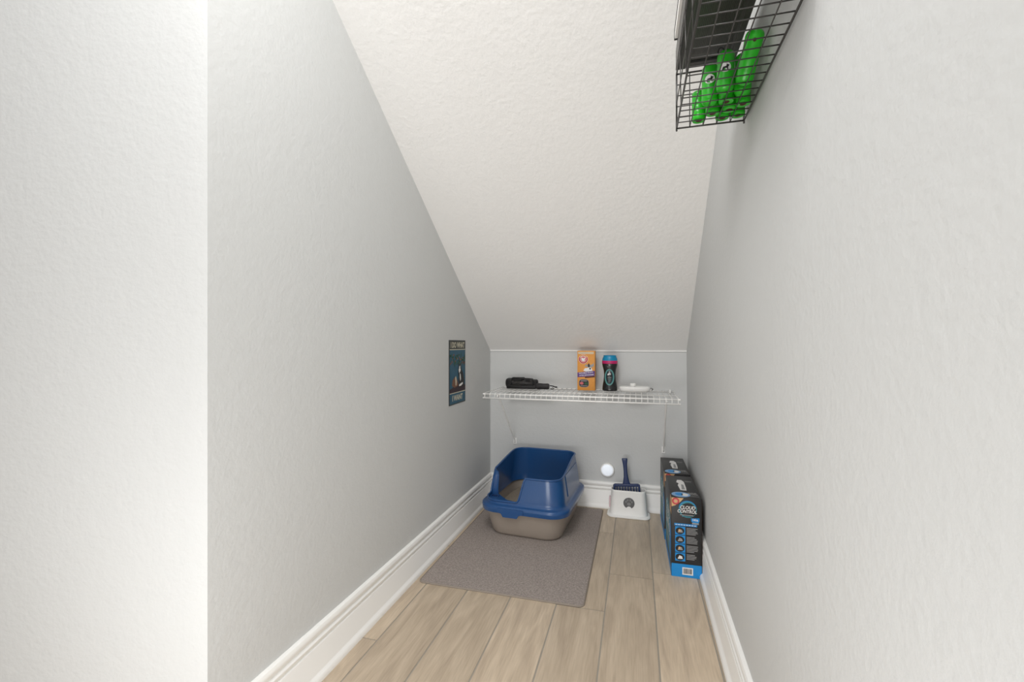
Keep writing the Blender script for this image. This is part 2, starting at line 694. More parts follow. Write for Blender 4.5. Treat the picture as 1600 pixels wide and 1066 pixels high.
# inner skin
inr = []
for k in range(NV, -1, -1):
    rg = []
    for i in range(NB):
        x, y, z = rings[nout - 1 - (NV - k)][i]
        L_ = math.hypot(x, y)
        rg.append((x * (1 - .0045 / L_), y * (1 - .0045 / L_), z - (0.0 if k < NV else 0.001)))
    inr.append(rg)
rings += inr
rings.append([(x, y, 0.128) for x, y in rr_dense(Wd - .060, Ln - .060, .068, NB)])
mb.loft(rings, M_blue, cap0=False, cap1=False)
mb.tube([(x, y, z) for x, y, z in edge], 0.0042, M_blue, n=8, closed=True)
# entry ledge: a triangular step at the front left corner
led = [(-0.176, -0.105), (-0.150, -0.108), (-0.085, -0.172), (-0.005, -0.194), (0.0, -0.217), (-0.10, -0.217), (-0.145, -0.205),
       (-0.170, -0.175), (-0.178, -0.14)]
mb.prism(led, 0.138, 0.149, M_blue)
# post beside the entry
pst = []
for z, wx in ((0.146, .034), (0.17, .030), (0.23, .026), (0.252, .020), (0.262, .010), (0.266, .003)):
    g = max(0, (z - .15) / .15) ** 1.25
    bx = -(Wd - .044) / 2 + .022 * g
    pst.append([(bx - .001, -0.118, z), (bx + wx * .5, -0.121, z), (bx + wx, -0.112, z), (bx + wx * .5, -0.108, z), (bx, -0.104, z)])
mb.loft(pst, M_blue, smooth=False)
mb.build('hood', t, smooth_angle=50)
# raised panel and hanging latches on the hood
for (lx, ly, ang) in ((-0.045, -Ln / 2 + .001, 0), ):
    mb = MB()
    pr_ = [(-.060, .135), (.060, .135), (.058, .116), (.040, .112), (.032, .098), (-.032, .098), (-.040, .112), (-.058, .116)]
    mb.loft([[(lx + x, ly + .004, z) for x, z in pr_], [(lx + x, ly - .004, z) for x, z in pr_]], M_blue, smooth=False)
    mb.build('latch', t)
mb = MB()
for sgn in (1,):
    g = []
    for k in range(7):
        z = 0.172 + 0.09 * k / 6
        gg = ((z - .15) / .15) ** 1.25
        bx = (Wd - .044) / 2 - .022 * gg
        g.append([(bx - .004, y, z) for y in (-.12, .15)] + [(bx + .003, y, z) for y in (.135, -.105)])
    mb.loft(g, M_blue, smooth=False)
mb.build('side_panel', t)
# grip ridges beside the post
mb = MB()
for i in range(4):
    mb.box((-0.168 + i * .010, -0.150, 0.147), (-0.163 + i * .010, -0.132, 0.152), M_bluedk, bev=0.001)
mb.build('grip_ridges', t)

# ------------------------------------------------------------------ scoop holder
t = thing('scoop_holder', 'white tapered caddy with round grey paw badge by the back baseboard', 'scoop holder', (-0.037, 2.300, 0))


def orr(w, d, r, z, n=8):
    return [(x, y, z) for x, y in rrect(w, d, r, n)]


mb = MB()
mb.loft([orr(.200, .098, .030, 0), orr(.206, .104, .032, .002), orr(.206, .104, .032, .007), orr(.198, .096, .030, .010),
         orr(.184, .082, .028, .012), orr(.178, .074, .028, .03), orr(.166, .068, .026, .12), orr(.168, .070, .026, .126), orr(.166, .068, .026, .130),
         orr(.160, .062, .024, .130), orr(.158, .060, .024, .12), orr(.168, .062, .024, .02), orr(.160, .055, .022, .012)], M_plwhite)
mb.build('body', t, smooth_angle=50)


def fy(z):  # front face of the caddy
    return -(.074 - (.006 * (z - .03) / .09)) / 2


pr_ = Print((0, 0, 0), (1, 0, 0), (0, 0, 1), surf=lambda x, y, h: Vector((x, fy(y) - 0.0004 - h * 3, y)))
cx_, cz_ = 0.003, 0.072
R = .0265
pts = []
for i in range(40):
    a = math.radians(-62 + (304) * i / 39)
    pts.append((cx_ + R * math.cos(a), cz_ + R * math.sin(a)))
for i in range(1, 8):
    u = -1 + 2 * i / 8
    pts.append((cx_ + u * R * .47, cz_ - R * .883 + .008 * (1 - u * u)))
pr_.poly(pts, M_grey, 1)
pr_.ell(cx_, cz_ - .004, .009, .0075, M_grey2, 2)
for a, d_ in ((-58, .0165), (-20, .0175), (20, .0175), (58, .0165)):
    q = math.radians(90 + a)
    pr_.ell(cx_ + d_ * math.cos(q), cz_ - .002 + d_ * math.sin(q), .0038, .0055, M_grey2, 2, n=14)
pr_.build('paw_badge', t)
mb = MB()
mb.box((-.094, -.012, .035), (-.086, .012, .088), M_pink, bev=.003)
mb.build('side_clip', t)

# scoop
t = thing('litter_scoop', 'dark blue slotted litter scoop standing handle-up in the white caddy', 'litter scoop',
          (-0.037, 2.300, 0.016), 0)
S = Matrix.Rotation(math.radians(-4), 4, 'Y')
mb = MB()
hw = .060
# slotted head
mb.box((-hw, -.004, .0), (hw, .004, .008), M_bluedk, bev=.002, M=S)
mb.box((-hw, -.008, .126), (hw, .008, .140), M_bluedk, bev=.004, M=S)
for sx in (-1, 1):
    mb.box((sx * hw - .005, -.010, 0), (sx * hw + .005, .010, .136), M_bluedk, bev=.003, M=S)
for i in range(1, 9):
    x = -hw + 2 * hw * i / 9
    mb.box((x - .0028, -.003, .004), (x + .0028, .003, .130), M_bluedk, M=S)
mb.build('head', t)
mb = MB()
rg = []
for z, w, d in ((.136, .040, .012), (.150, .030, .014), (.175, .021, .013), (.205, .018, .012), (.235, .020, .013), (.252, .025, .014),
                (.262, .028, .015), (.266, .026, .013)):
    rg.append([tuple(S @ Vector((x, y, z))) for x, y in rrect(w, d, min(w, d) * .4, 5)])
mb.loft(rg, M_bluedk)
mb.build('handle', t, smooth_angle=50)

# ------------------------------------------------------------------ night light
t = thing('puck_light', 'small round white lit puck on the back wall beside the blue scoop handle', 'light', (-0.1442, YB, 0.1975))
RX = Matrix.Rotation(math.radians(90), 4, 'X')
mb = MB()
mb.lathe([(.0340, -.001), (.0355, .004), (.0355, .010), (.034, .013), (.030, .0145)], M_plwhite, M=RX, n=40)
mb.build('housing', t, smooth_angle=40)
mb = MB()
mb.lathe([(.0300, .0135), (.0295, .017), (.024, .020), (.012, .0218), (.001, .022)], M_glow, M=RX, n=40)
mb.build('diffuser', t, smooth_angle=60)

# ------------------------------------------------------------------ wire shelf
t = thing('wire_shelf', 'white ventilated wire shelf on two braces across the back wall', 'shelf', (-0.265, YB, 0.613))
x0_, x1_ = -0.440, 0.440   # local
yf, yk = -0.325, -0.006


def rail(name, y, z, r=.0026, over=.006):
    mb = MB()
    mb.tube([(x0_ - over, y, z), (x1_ + over, y, z)], r, M_white, n=10)
    mb.build(name, t)


rail('back_rail', yk, 0)
rail('front_rail', yf, -0.003, .0036)
rail('front_rail', yf - .002, -0.0225, .0036)
rail('middle_rail', -0.165, -.0045, .0024, 0)
mb = MB()
for i in range(36):
    x = x0_ + (x1_ - x0_) * i / 35
    mb.tube([(x, yk, .002), (x, -0.165, .002), (x, yf + .004, .002), (x, yf - .002, -.001), (x, yf - .004, -.010), (x, yf - .004, -.0225)],
            .0015, M_white, n=6)
mb.build('wire_deck', t)
for zz in (-0.003, -0.0225):
    for sx in (x0_ - .006, x1_ + .006):
        mb = MB()
        mb.tube([(sx - .004, yf - .001, zz), (sx + .004, yf - .001, zz)], .0042, M_plwhite, n=10)
        mb.build('end_cap', t)
for bx, bt in ((-0.377, -0.377), (0.398, 0.392)):
    mb = MB()
    a = Vector((bx, -.005, -.290))
    b = Vector((bt, yf + .012, -.008))
    d = (b - a).normalized()
    mb.tube([b + Vector((0, -.012, -.004)), b, b - d * .02, a + d * .02, a, a + Vector((0, .0, -.012))], .0044, M_white, n=8)
    br = mb.build('support_brace', t)
    mb = MB()
    mb.box((bx - .0085, -.005, -.312), (bx + .0085, .0, -.278), M_plwhite, bev=.0015)
    mb.build('wall_clip', br)
    mb = MB()
    mb.lathe([(.0030, 0), (.0026, .0015), (.001, .0018)], M_grey, M=Matrix.Translation((bx, -.005, -.302)) @ RX, n=14)
    mb.build('screw', br)
    mb = MB()
    mb.box((bx - .004 + .03, -.014, -.008), (bx + .004 + .03, 0, .010), M_plwhite, bev=.0015)
    mb.build('back_clip', t)

ZS = 0.6167  # top of the deck wires


# ------------------------------------------------------------------ orange carton
t = thing('powder_carton', 'tall orange carton with purple band standing on the white wire shelf', 'carton', (-0.243, 2.300, ZS), math.radians(-1))
mb = MB()
cw, cdp, ch = .088, .044, .200
mb.box((-cw / 2, -cdp / 2, 0), (cw / 2, cdp / 2, ch), M_orange, bev=.0012)
mb.build('carton_body', t, smooth_angle=30)
P_ = Print((-cw / 2, -cdp / 2 - .0002, 0), (1, 0, 0), (0, 0, 1))
P_.rect(.004, ch - .016, cw - .006, ch - .006, M_cream, 1)
P_.rect(.004, ch - .0115, cw - .006, ch - .0105, M_orange, 2)
P_.ell(.030, .158, .0235, .0235, M_ink_w, 1)
P_.ring(.030, .158, .0222, .0222, .0065, M_red, 2, a0=150, a1=390)
P_.ring(.030, .158, .0222, .0222, .0055, M_orange, 2, a0=32, a1=148)
P_.ell(.030, .158, .0140, .0140, M_redpink, 3)
P_.poly([(.020, .162), (.026, .166), (.031, .160), (.035, .166), (.040, .163), (.037, .155), (.038, .149), (.029, .147), (.022, .151)], M_ink_w, 4)
P_.text('ARM & HAMMER', .030, .1765, .0045, M_red, 4, width=.028)
# dog and cat picture
P_.poly([(.030, .100), (.038, .112), (.052, .114), (.060, .121), (.072, .112), (.076, .100), (.066, .096), (.045, .094)], M_ink_w, 1)
P_.poly([(.036, .122), (.046, .134), (.050, .126), (.060, .136), (.064, .128), (.078, .134), (.082, .142), (.083, .124), (.072, .116), (.058, .116),
         (.046, .120)], M_ink_g, 2)
P_.poly([(.052, .130), (.058, .138), (.064, .126), (.060, .116), (.054, .118)], M_ink_k, 3)
P_.ell(.064, .110, .005, .004, M_ink_k, 3, n=10)
P_.poly([(.001, .066), (.087, .074), (.087, .100), (.001, .090)], M_purple, 4)
P_.text('DOUBLE DUTY', .044, .0885, .0085, M_ink_w, 5, bold=.0002, width=.072, rot=.09)
P_.text('LITTER DEODORIZER', .046, .0775, .0075, M_ink_w, 5, bold=.0002, width=.074, rot=.09)
P_.poly([(.038, .062), (.087, .068), (.087, .073), (.038, .068)], M_core, 4)
P_.poly(rrect(.050, .040, .015, 5, .033, .036), M_grey2, 2)
P_.poly(rrect(.046, .036, .013, 5, .033, .036), M_soil, 3)
P_.ell(.022, .036, .009, .007, M_redpink, 4)
P_.ell(.045, .035, .009, .007, M_leaf, 4)
P_.rect(.018, .046, .048, .050, M_ink_g, 4)
P_.rect(.016, .022, .050, .025, M_ink_g, 4)
P_.build('front_print', t)

# ------------------------------------------------------------------ bottle
t = thing('scent_bead_bottle', 'waisted black bottle with cyan cap and magenta collar on the wire shelf', 'bottle', (-0.1275, 2.300, ZS))


def bottle_r(z):
    pts_ = [(0, .0370), (.02, .0365), (.05, .0310), (.08, .0282), (.10, .0300), (.118, .0345), (.130, .0375), (.135, .0378)]
    for (a, ra), (b, rb) in zip(pts_, pts_[1:]):
        if z <= b:
            return ra + (rb - ra) * (z - a) / (b - a)
    return pts_[-1][1]


mb = MB()
mb.lathe([(.033, 0), (.0365, .002)] + [(bottle_r(z / 1000), z / 1000) for z in range(6, 136, 6)] + [(.0375, .136)], M_bottle, n=36, sy=.72)
mb.build('bottle_body', t, smooth_angle=60)
mb = MB()
mb.lathe([(.0375, .136), (.0385, .138), (.0385, .149), (.0375, .151)], M_magenta, n=36, sy=.74)
mb.build('collar', t, smooth_angle=40)
mb = MB()
mb.lathe([(.0372, .151), (.0368, .160), (.0325, .169), (.031, .173), (.0325, .176), (.029, .178)], M_cyan, n=36, sy=.76)
mb.build('cap', t, smooth_angle=50)


def bsurf(x, y, h):
    rr_ = bottle_r(y) + .0006 + h
    a = max(-1, min(1, x / rr_))
    return Vector((x, -math.sqrt(max(0, 1 - a * a)) * rr_ * .72 - .0002, y))


P_ = Print((0, 0, 0), (1, 0, 0), (0, 0, 1), surf=bsurf)
P_.ring(-.001, .069, .0235, .041, .0065, M_mint, 1, n=48)
P_.ring(-.001, .069, .0158, .033, .0012, M_postteal, 1, n=40)
for i in range(10):
    a, b = math.radians(200 - i * 17), math.radians(200 - (i + 1) * 17)
    ro, ri = .0095, .0055 * (1 - i / 14)
    P_.poly([(-.001 + ro * math.cos(a), .081 + ro * .8 * math.sin(a)), (-.001 + ro * math.cos(b), .081 + ro * .8 * math.sin(b)),
             (.001 + ri * math.cos(b), .080 + ri * .7 * math.sin(b)), (.001 + ri * math.cos(a), .080 + ri * .7 * math.sin(a))], M_ink_w, 2)
P_.rect(-.010, .066, .008, .0685, M_ink_g, 2)
P_.rect(-.008, .058, .008, .0600, M_mint, 2)
P_.rect(-.005, .050, .006, .0515, M_ink_g, 2)
P_.rect(-.012, .1200, -.002, .1215, M_ink_g, 2)
P_.build('label_print', t)

# ------------------------------------------------------------------ white sensor box
t = thing('oval_white_dish', 'low oval white plastic dish with round knob, on the shelf right of the bottle', 'dish',
          (-0.008, 2.290, ZS), math.radians(3))
mb = MB()


def ovr(w, d, z):
    return [(w / 2 * math.copysign(abs(math.cos(a)) ** .75, math.cos(a)), d / 2 * math.copysign(abs(math.sin(a)) ** .85, math.sin(a)), z)
            for a in [2 * math.pi * i / 48 for i in range(48)]]


mb.loft([ovr(.128, .060, 0), ovr(.140, .068, .003), ovr(.148, .074, .010), ovr(.150, .076, .018), ovr(.147, .073, .023), ovr(.138, .064, .0255),
         ovr(.126, .052, .0235), ovr(.06, .02, .022)], M_plwhite)
mb.build('dish_body', t, smooth_angle=50)
mb = MB()
mb.lathe([(.008, .018), (.0085, .026), (.0125, .031), (.0145, .036), (.013, .0405), (.008, .042)], M_plwhite, M=Matrix.Translation((-.008, -.012, 0)), n=28, sy=.8)
mb.build('knob', t, smooth_angle=50)
mb = MB()
mb.tube([(.072, .0, .016), (.082, .004, .017), (.088, .012, .012), (.084, .02, .006)], .0022, M_grey2, n=8)
mb.build('hook', t)

# ------------------------------------------------------------------ flashlight
RY = Matrix.Rotation(math.radians(90), 4, 'Y')
t = thing('flashlight', 'chunky black flashlight with faceted head and carry strap on the wire shelf', 'flashlight', (-0.590, 2.315, ZS), math.radians(2))
mb = MB()
Z0 = .030
prof = [(.014, -.082), (.022, -.080), (.026, -.070), (.0265, -.052), (.021, -.044), (.0195, -.036), (.0195, -.010), (.0205, -.006), (.0205, .0), (.019, .004),
        (.019, .060), (.0205, .064), (.0205, .084), (.016, .090)]
mb.lathe([(r_, z) for r_, z in prof], M_black, M=Matrix.Translation((0, 0, Z0 - .003)) @ RY, n=10, mfun=lambda i, j: M_dgrey if 4 <= i <= 10 else M_black)
mb.build('barrel', t, smooth_angle=20)
mb = MB()
mb.lathe([(.018, -.0825), (.017, -.0815), (.004, -.079)], M_dgrey, M=Matrix.Translation((0, 0, Z0 - .003)) @ RY, n=18)
mb.build('lens', t)
mb = MB()
mb.box((-.048, -.016, Z0 + .014), (.018, .010, Z0 + .027), M_slot, bev=.003)
mb.box((-.040, -.019, Z0 + .006), (.006, -.012, Z0 + .018), M_slot, bev=.002)
mb.build('battery_block', t)
mb = MB()
mb.box((.026, -.020, Z0 + .006), (.050, -.012, Z0 + .016), M_slot, bev=.002)
mb.build('switch', t)
mb = MB()
mb.tube([(-.030, -.012, Z0 + .020), (.0, -.016, Z0 + .021), (.040, -.017, Z0 + .021), (.064, -.016, Z0 + .019), (.074, -.018, Z0 + .008), (.076, -.021, Z0 - .008),
         (.068, -.022, Z0 - .018)], .0042, M_rubber, n=8)
mb.tube([(-.050, -.020, Z0 + .002), (-.030, -.023, Z0 - .002), (-.006, -.022, Z0 + .003), (.03, -.023, Z0 - .004), (.066, -.022, Z0 - .010)], .0035, M_dgrey, n=8)
mb.build('strap', t)

t = thing('handled_wand', 'slim black wand with thicker padded grip lying before the flashlight', 'wand', (-0.545, 2.262, ZS), math.radians(-1))
mb = MB()
mb.tube([(-.110, 0, .0095), (-.108, 0, .0095), (-.02, 0, .0095), (.040, 0, .011), (.052, 0, .014)], [.008, .0095, .009, .0095, .010], M_black, n=14)
mb.build('shaft', t, smooth_angle=40)
mb = MB()
mb.tube([(.046, 0, .014), (.050, 0, .015), (.060, 0, .0165), (.090, 0, .0165), (.110, 0, .0165), (.116, 0, .0165)], [.011, .014, .0165, .0150, .0158, .012], M_rubber, n=16)
mb.build('grip', t, smooth_angle=50)
mb = MB()
mb.tube([(.114 + .011 + .011 * math.cos(a), 0.002 * math.sin(a), .016 + .009 * math.sin(a)) for a in [2 * math.pi * i / 20 for i in range(20)]],
        .0018, M_steel, n=8, closed=True)
mb.build('metal_ring', t)
mb = MB()
mb.tube([(.120, -.004, .021), (.135, -.004, .0205), (.146, -.004, .016), (.158, -.004, .0145)], [.0022, .0028, .0030, .0040], M_black, n=8)
mb.tube([(.124, -.010, .006), (.136, -.012, .005), (.143, -.008, .008)], .0022, M_black, n=8)
mb.build('snap_hook', t)

# ------------------------------------------------------------------ litter cartons on the floor
def litter_carton(name, label, loc, rz, front=True):
    t = thing(name, label, 'carton', loc, rz, None)
    w, d, h = .1045, .285, .289
    mb = MB()
    mb.box((-w / 2, 0, 0), (w / 2, d, h), M_boxblk, bev=.0015)
    mb.build('carton_body', t, smooth_angle=30)
    # raw board edges
    P_ = Print((w / 2, 0, 0), (0, 1, 0), (0, 0, 1))
    P_.rect(.0, 0.002, .0035, h - .002, M_card, 1)
    P_.rect(.0, h - .004, d, h - .001, M_card, 1)
    P_.build('board_edge', t)
    # front
    F = Print((-w / 2, -.0002, 0), (1, 0, 0), (0, 0, 1))
    U = lambda x: (x - 136) / 228 * w
    V = lambda y: h - (y - 384) / 604 * h
    F.poly([(0.0005, h - .001), (.042, h - .001), (.030, h - .016), (.012, h - .030), (.0005, h - .034)], M_tan, 1)
    F.ell(U(168), V(412), .0125, .0125, M_redpink, 2)
    F.ring(U(168), V(412), .0125, .0125, .003, M_red, 3)
    F.ell(U(168), V(412), .006, .006, M_tan, 3)
    F.ell(U(258), V(468), .031, .031, M_tealink, 1)
    F.ell(U(262), V(474), .027, .026, M_boxblk, 2)
    F.ring(U(258), V(468), .031, .031, .0022, M_sky, 3, a0=20, a1=170)
    F.text('CLOUD', U(256), V(456), .0165, M_ink_w, 4, shear=.2, bold=.0004, width=.052)
    F.text('CONTROL', U(252), V(486), .0165, M_ink_w, 4, shear=.2, bold=.0004, width=.066)
    F.rect(U(200), V(516), U(300), V(510), M_ink_g, 4)
    F.rect(U(215), V(526), U(285), V(521), M_tealink, 4)
    F.poly([(U(282), V(534)), (U(345), V(528)), (U(345), V(552)), (U(335), V(572)), (U(300), V(572)), (U(284), V(556))], M_sky, 4)
    F.text('14', U(304), V(545), .0120, M_ink_w, 5, bold=.0004)
    F.text('lb', U(328), V(547), .0090, M_ink_w, 5, bold=.0003)
    F.rect(U(290), V(578), U(340), V(566), M_ink_g, 5)
    F.rect(U(158), V(598), U(328), V(580), M_sky, 2)
    for i in range(8):
        F.rect(U(166 + i * 20), V(592), U(180 + i * 20), V(587), M_ink_w, 3)
    for k in range(4):
        yy = 604 + k * 67
        F.rect(U(164), V(yy + 62), U(240), V(yy), M_sky, 2)
        F.poly([(U(200) + U(33 + 136) * math.cos(a) * 1.0, V(yy + 32) + .0125 * math.sin(a)) for a in [2 * math.pi * i / 18 for i in range(18)]], M_ink_k, 3)
        F.poly([(U(182), V(yy + 46)), (U(222), V(yy + 44)), (U(215), V(yy + 24)), (U(196), V(yy + 18))], M_ink_g if k < 3 else M_ink_w, 4)
        if k in (0, 2):
            F.ell(U(196), V(yy + 30), .004, .005, M_tan, 5, n=10)
        rn = random.Random(k)
        for q in range(5 if k < 3 else 4):
            F.rect(U(250), V(yy + 12 + q * 11), U(rn.randint(305, 335)), V(yy + 7 + q * 11), M_ink_g, 2)
    F.rect(0.0005, 0.0005, w - .0005, V(888), M_sky, 2)
    F.rect(U(218), V(968), U(298), V(912), M_ink_w, 3)
    x = U(226)
    rn = random.Random(9)
    while x < U(288):
        bw = rn.choice((.0007, .0012, .0018))
        F.rect(x, V(960), x + bw, V(920), M_ink_k, 4)
        x += bw + rn.choice((.0007, .0011))
    F.build('end_panel_print', t)
    # top
    T = Print((-w / 2, 0, h + .0002), (1, 0, 0), (0, 1, 0))
    T.poly([(.040, .090), (.062, .088), (.064, .130), (.064, .200), (.056, .226), (.040, .224), (.034, .190), (.042, .178), (.036, .150), (.038, .120)], M_ink_w, 1)
    T.poly([(.046, .10), (.058, .10), (.058, .16), (.050, .165)], M_ink_g, 2)
    T.ell(.036, .036, .033, .030, M_pale, 1)
    T.ell(.030, .040, .014, .016, M_sky, 2)
    T.ell(.050, .036, .012, .016, M_ink_w, 2)
    T.text('CLOUD', .078, .058, .014, M_ink_w, 2, width=.030)
    T.text('CONTROL', .080, .043, .012, M_ink_w, 2, width=.034)
    T.rect(.066, .020, .098, .024, M_ink_g, 2)
    T.rect(.068, .208, .094, .214, M_ink_g, 2)
    T.rect(.070, .196, .092, .200, M_ink_g, 2)
    T.build('top_print', t)
    # long side facing the room
    L_ = Print((-w / 2 - .0002, d, 0), (0, -1, 0), (0, 0, 1))
    L_.rect(.0005, .0005, d - .0005, .030, M_sky, 1)
    L_.poly([(.03, .05), (.26, .045), (.275, .15), (.22, .215), (.12, .235), (.04, .20)], M_tealink, 1)
    L_.poly([(.20, .05), (.27, .05), (.28, .16), (.235, .20), (.20, .14)], M_sky, 2)
    L_.poly([(.215, .225), (d - .001, .225), (d - .001, h - .002), (.24, h - .002)], M_tan, 1)
    L_.ell(.262, .255, .014, .016, M_redpink, 2)
    L_.text('CLOUD', .135, .190, .052, M_ink_w, 3, shear=.2, bold=.001, width=.15)
    L_.text('CONTROL', .135, .140, .052, M_ink_w, 3, shear=.2, bold=.001, width=.19)
    L_.rect(.06, .085, .20, .100, M_ink_g, 3)
    L_.build('side_print', t)
    return t


litter_carton('litter_carton', 'black and blue litter carton nearest the camera, narrow printed end facing out', (0.177, 1.742, 0), math.radians(0.6))
litter_carton('litter_carton', 'black litter carton in the far corner, close behind the nearer printed one', (0.172, 2.055, 0), math.radians(0.8))

# ------------------------------------------------------------------ poster
t = thing('cat_sign', 'small teal tin sign with a black and white cat on the left wall', 'sign', (XL, 1.898, 0.580))
pw, ph = .192, .288
mb = MB()
mb.box((0, -pw / 2, 0), (.0022, pw / 2, ph), M_postdark, bev=.0006)
mb.build('sign_plate', t)
P_ = Print((.0024, -pw / 2, 0), (0, 1, 0), (0, 0, 1))   # seen from inside the room, left is nearer the camera
P_.rect(.005, .005, pw - .005, .050, M_postteal, 1)
P_.rect(.005, .050, pw - .005, .0535, M_cream, 2)
P_.rect(.005, .0535, pw - .005, .244, M_postteal, 1)
P_.rect(.005, .244, pw - .005, .2475, M_cream, 2)
P_.text('I DO WHAT', pw / 2, .2650, .034, M_cream, 2, bold=.0012, width=.160)
P_.text('I WANT', pw / 2 - .002, .0275, .034, M_cream, 2, bold=.0012, width=.120)
rn = random.Random(11)
for i in range(46):
    cx_, cy_ = rn.uniform(.012, pw - .012), rn.uniform(.180, .225)
    a = rn.uniform(0, 6.28)
    l_ = rn.uniform(.008, .018)
    P_.poly([(cx_ - l_ * math.cos(a), cy_ - l_ * math.sin(a)), (cx_ + .004 * math.sin(a), cy_ - .004 * math.cos(a)),
             (cx_ + l_ * math.cos(a), cy_ + l_ * math.sin(a)), (cx_ - .004 * math.sin(a), cy_ + .004 * math.cos(a))],
            rn.choice((M_leaf, M_leaf, M_leaf2)), 2 + i % 3)
P_.poly([(.005, .0535), (pw - .005, .0535), (pw - .005, .080), (.13, .088), (.07, .084), (.005, .070)], M_soil, 2)
P_.poly([(.030, .085), (.036, .110), (.060, .122), (.080, .118), (.096, .100), (.100, .082), (.06, .075)], M_leaf2, 3)
P_.poly([(.066, .120), (.072, .128), (.078, .120), (.082, .100), (.078, .084), (.070, .084)], M_cream, 4)
P_.poly([(.100, .076), (.104, .120), (.098, .150), (.104, .165), (.106, .184), (.114, .176), (.124, .177), (.132, .184), (.134, .166), (.140, .155), (.160, .135),
         (.172, .105), (.174, .078)], M_ink_k, 5)
P_.poly([(.104, .152), (.112, .168), (.122, .172), (.128, .150), (.120, .142), (.110, .138)], M_ink_w, 6)
P_.poly([(.118, .140), (.128, .130), (.132, .110), (.124, .100), (.118, .118)], M_ink_w, 6)
P_.poly([(.108, .078), (.112, .086), (.134, .090), (.154, .094), (.156, .086), (.134, .078)], M_ink_w, 6)
P_.ell(.113, .160, .002, .002, M_leaf, 7, n=8)
P_.ell(.122, .161, .002, .002, M_leaf, 7, n=8)
P_.build('artwork', t)

# ------------------------------------------------------------------ wall basket
BX0, BX1, BY0, BY1, BZ0, BZ1 = 0.0864, 0.2218, 0.630, 1.054, 1.328, 1.448
t = thing('wire_basket', 'black wire grid basket hung high on the right wall', 'basket', (BX1, BY1, BZ0))
OFF = Vector((-BX1, -BY1, -BZ0))


def lc(*p):
    return Vector(p) + OFF


NXc = 5
xs = [BX0 + (BX1 - BX0) * i / NXc for i in range(NXc + 1)]
ys = [BY1 - .025 * i for i in range(18)]
ys = [y for y in ys if y >= BY0 - 1e-6]
BY0 = ys[-1]
zs = [BZ0 + .024 * i for i in range(6)]
WR = .0011
mb = MB()
for x in xs[1:-1]:
    mb.tube([lc(x, BY0, BZ0), lc(x, BY1, BZ0)], WR, M_blackwire, n=6)
for y in ys[1:-1]:
    mb.tube([lc(BX0, y, BZ0 + .001), lc(BX1, y, BZ0 + .001)], WR, M_blackwire, n=6)
mb.build('bottom_grid', t)
mb = MB()
for y in ys[4:-1:4]:
    mb.tube([lc(BX0, y, BZ0), lc(BX0 - .002, y, BZ1)], WR, M_blackwire, n=6)
for z in zs[2:3]:
    mb.tube([lc(BX0 - .001, BY0, z), lc(BX0 - .001, BY1, z)], WR, M_blackwire, n=6)
mb.build('front_grid', t)
for yy in (BY1, BY0):
    mb = MB()
    for x in xs[1:-1]:
        mb.tube([lc(x, yy, BZ0), lc(x, yy, BZ1)], WR, M_blackwire, n=6)
    for z in zs[1:-1]:
        mb.tube([lc(BX0, yy, z), lc(BX1, yy, z)], WR, M_blackwire, n=6)
    mb.build('end_grid', t)
mb = MB()
FR = .0019
for z in (BZ0, BZ1):
    q = [lc(BX0, BY0, z), lc(BX1, BY0, z), lc(BX1, BY1, z), lc(BX0, BY1, z)]
    for i, (a, b) in enumerate(zip(q, q[1:] + q[:1])):
        if z == BZ1 and i == 1:
            continue
        mb.tube([a, b], FR, M_blackwire, n=8)
for x in (BX0, BX1):
    for y in (BY0, BY1):
        mb.tube([lc(x, y, BZ0 - .006), lc(x, y, BZ1)], FR, M_blackwire, n=8)
mb.build('frame', t)
for y in (BY1 - .02, BY0 + .05):
    mb = MB()
    mb.tube([lc(BX1, y, BZ1), lc(xr(y, BZ1) + .001, y, BZ1 + .001)], .003, M_blackwire, n=8)
    mb.build('wall_hook', t)

# dark box resting on the basket rim
DX0, DX1, DY0, DY1, DZ0, DZ1 = 0.0835, 0.2020, 0.60, 1.043, 1.4505, 1.494
t = thing('storage_box', 'dark grey plastic box with ribbed underside resting on the wire basket rim', 'box',
          ((DX0 + DX1) / 2, (DY0 + DY1) / 2, DZ0))
hx, hy = (DX1 - DX0) / 2, (DY1 - DY0) / 2
mb = MB()
mb.box((-hx, -hy, .0015), (hx, hy, DZ1 - DZ0), M_dgrey, bev=.002)
mb.build('box_body', t, smooth_angle=30)
mb = MB()
mb.box((-hx, -hy, 0), (-hx + .020, hy, .003), M_dgrey, bev=.0008)
mb.box((hx - .012, -hy, 0), (hx, hy, .003), M_dgrey, bev=.0008)
for i in range(24):
    x = -hx + .024 + i * (2 * hx - .040) / 24
    mb.box((x, -hy + .01, .0005), (x + .0018, hy - .045, .003), M_dgrey)
mb.build('underside_ribs', t)
mb = MB()
mb.box((-hx + .022, hy - .026, .0008), (hx - .016, hy - .018, .004), M_slot)
mb.build('slot', t)

t = thing('white_tray', 'flat white tray with black rim lying on top of the dark grey box', 'tray', ((0.0785 + .2) / 2, .80, DZ1))
hx, hy = (.2 - .0785) / 2, .208
mb = MB()
mb.box((-hx, -hy, 0), (hx, hy - .006, .016), M_plwhite, bev=.001)
mb.build('tray_body', t)
mb = MB()
mb.box((-hx - .001, -hy, .016), (hx + .001, hy, .020), M_black, bev=.001)
mb.box((-hx - .001, hy - .006, 0), (hx + .001, hy, .017), M_black, bev=.001)
mb.build('rim', t)

# ------------------------------------------------------------------ green bag rolls and dispensers in the basket
BZ = BZ0 + .0025


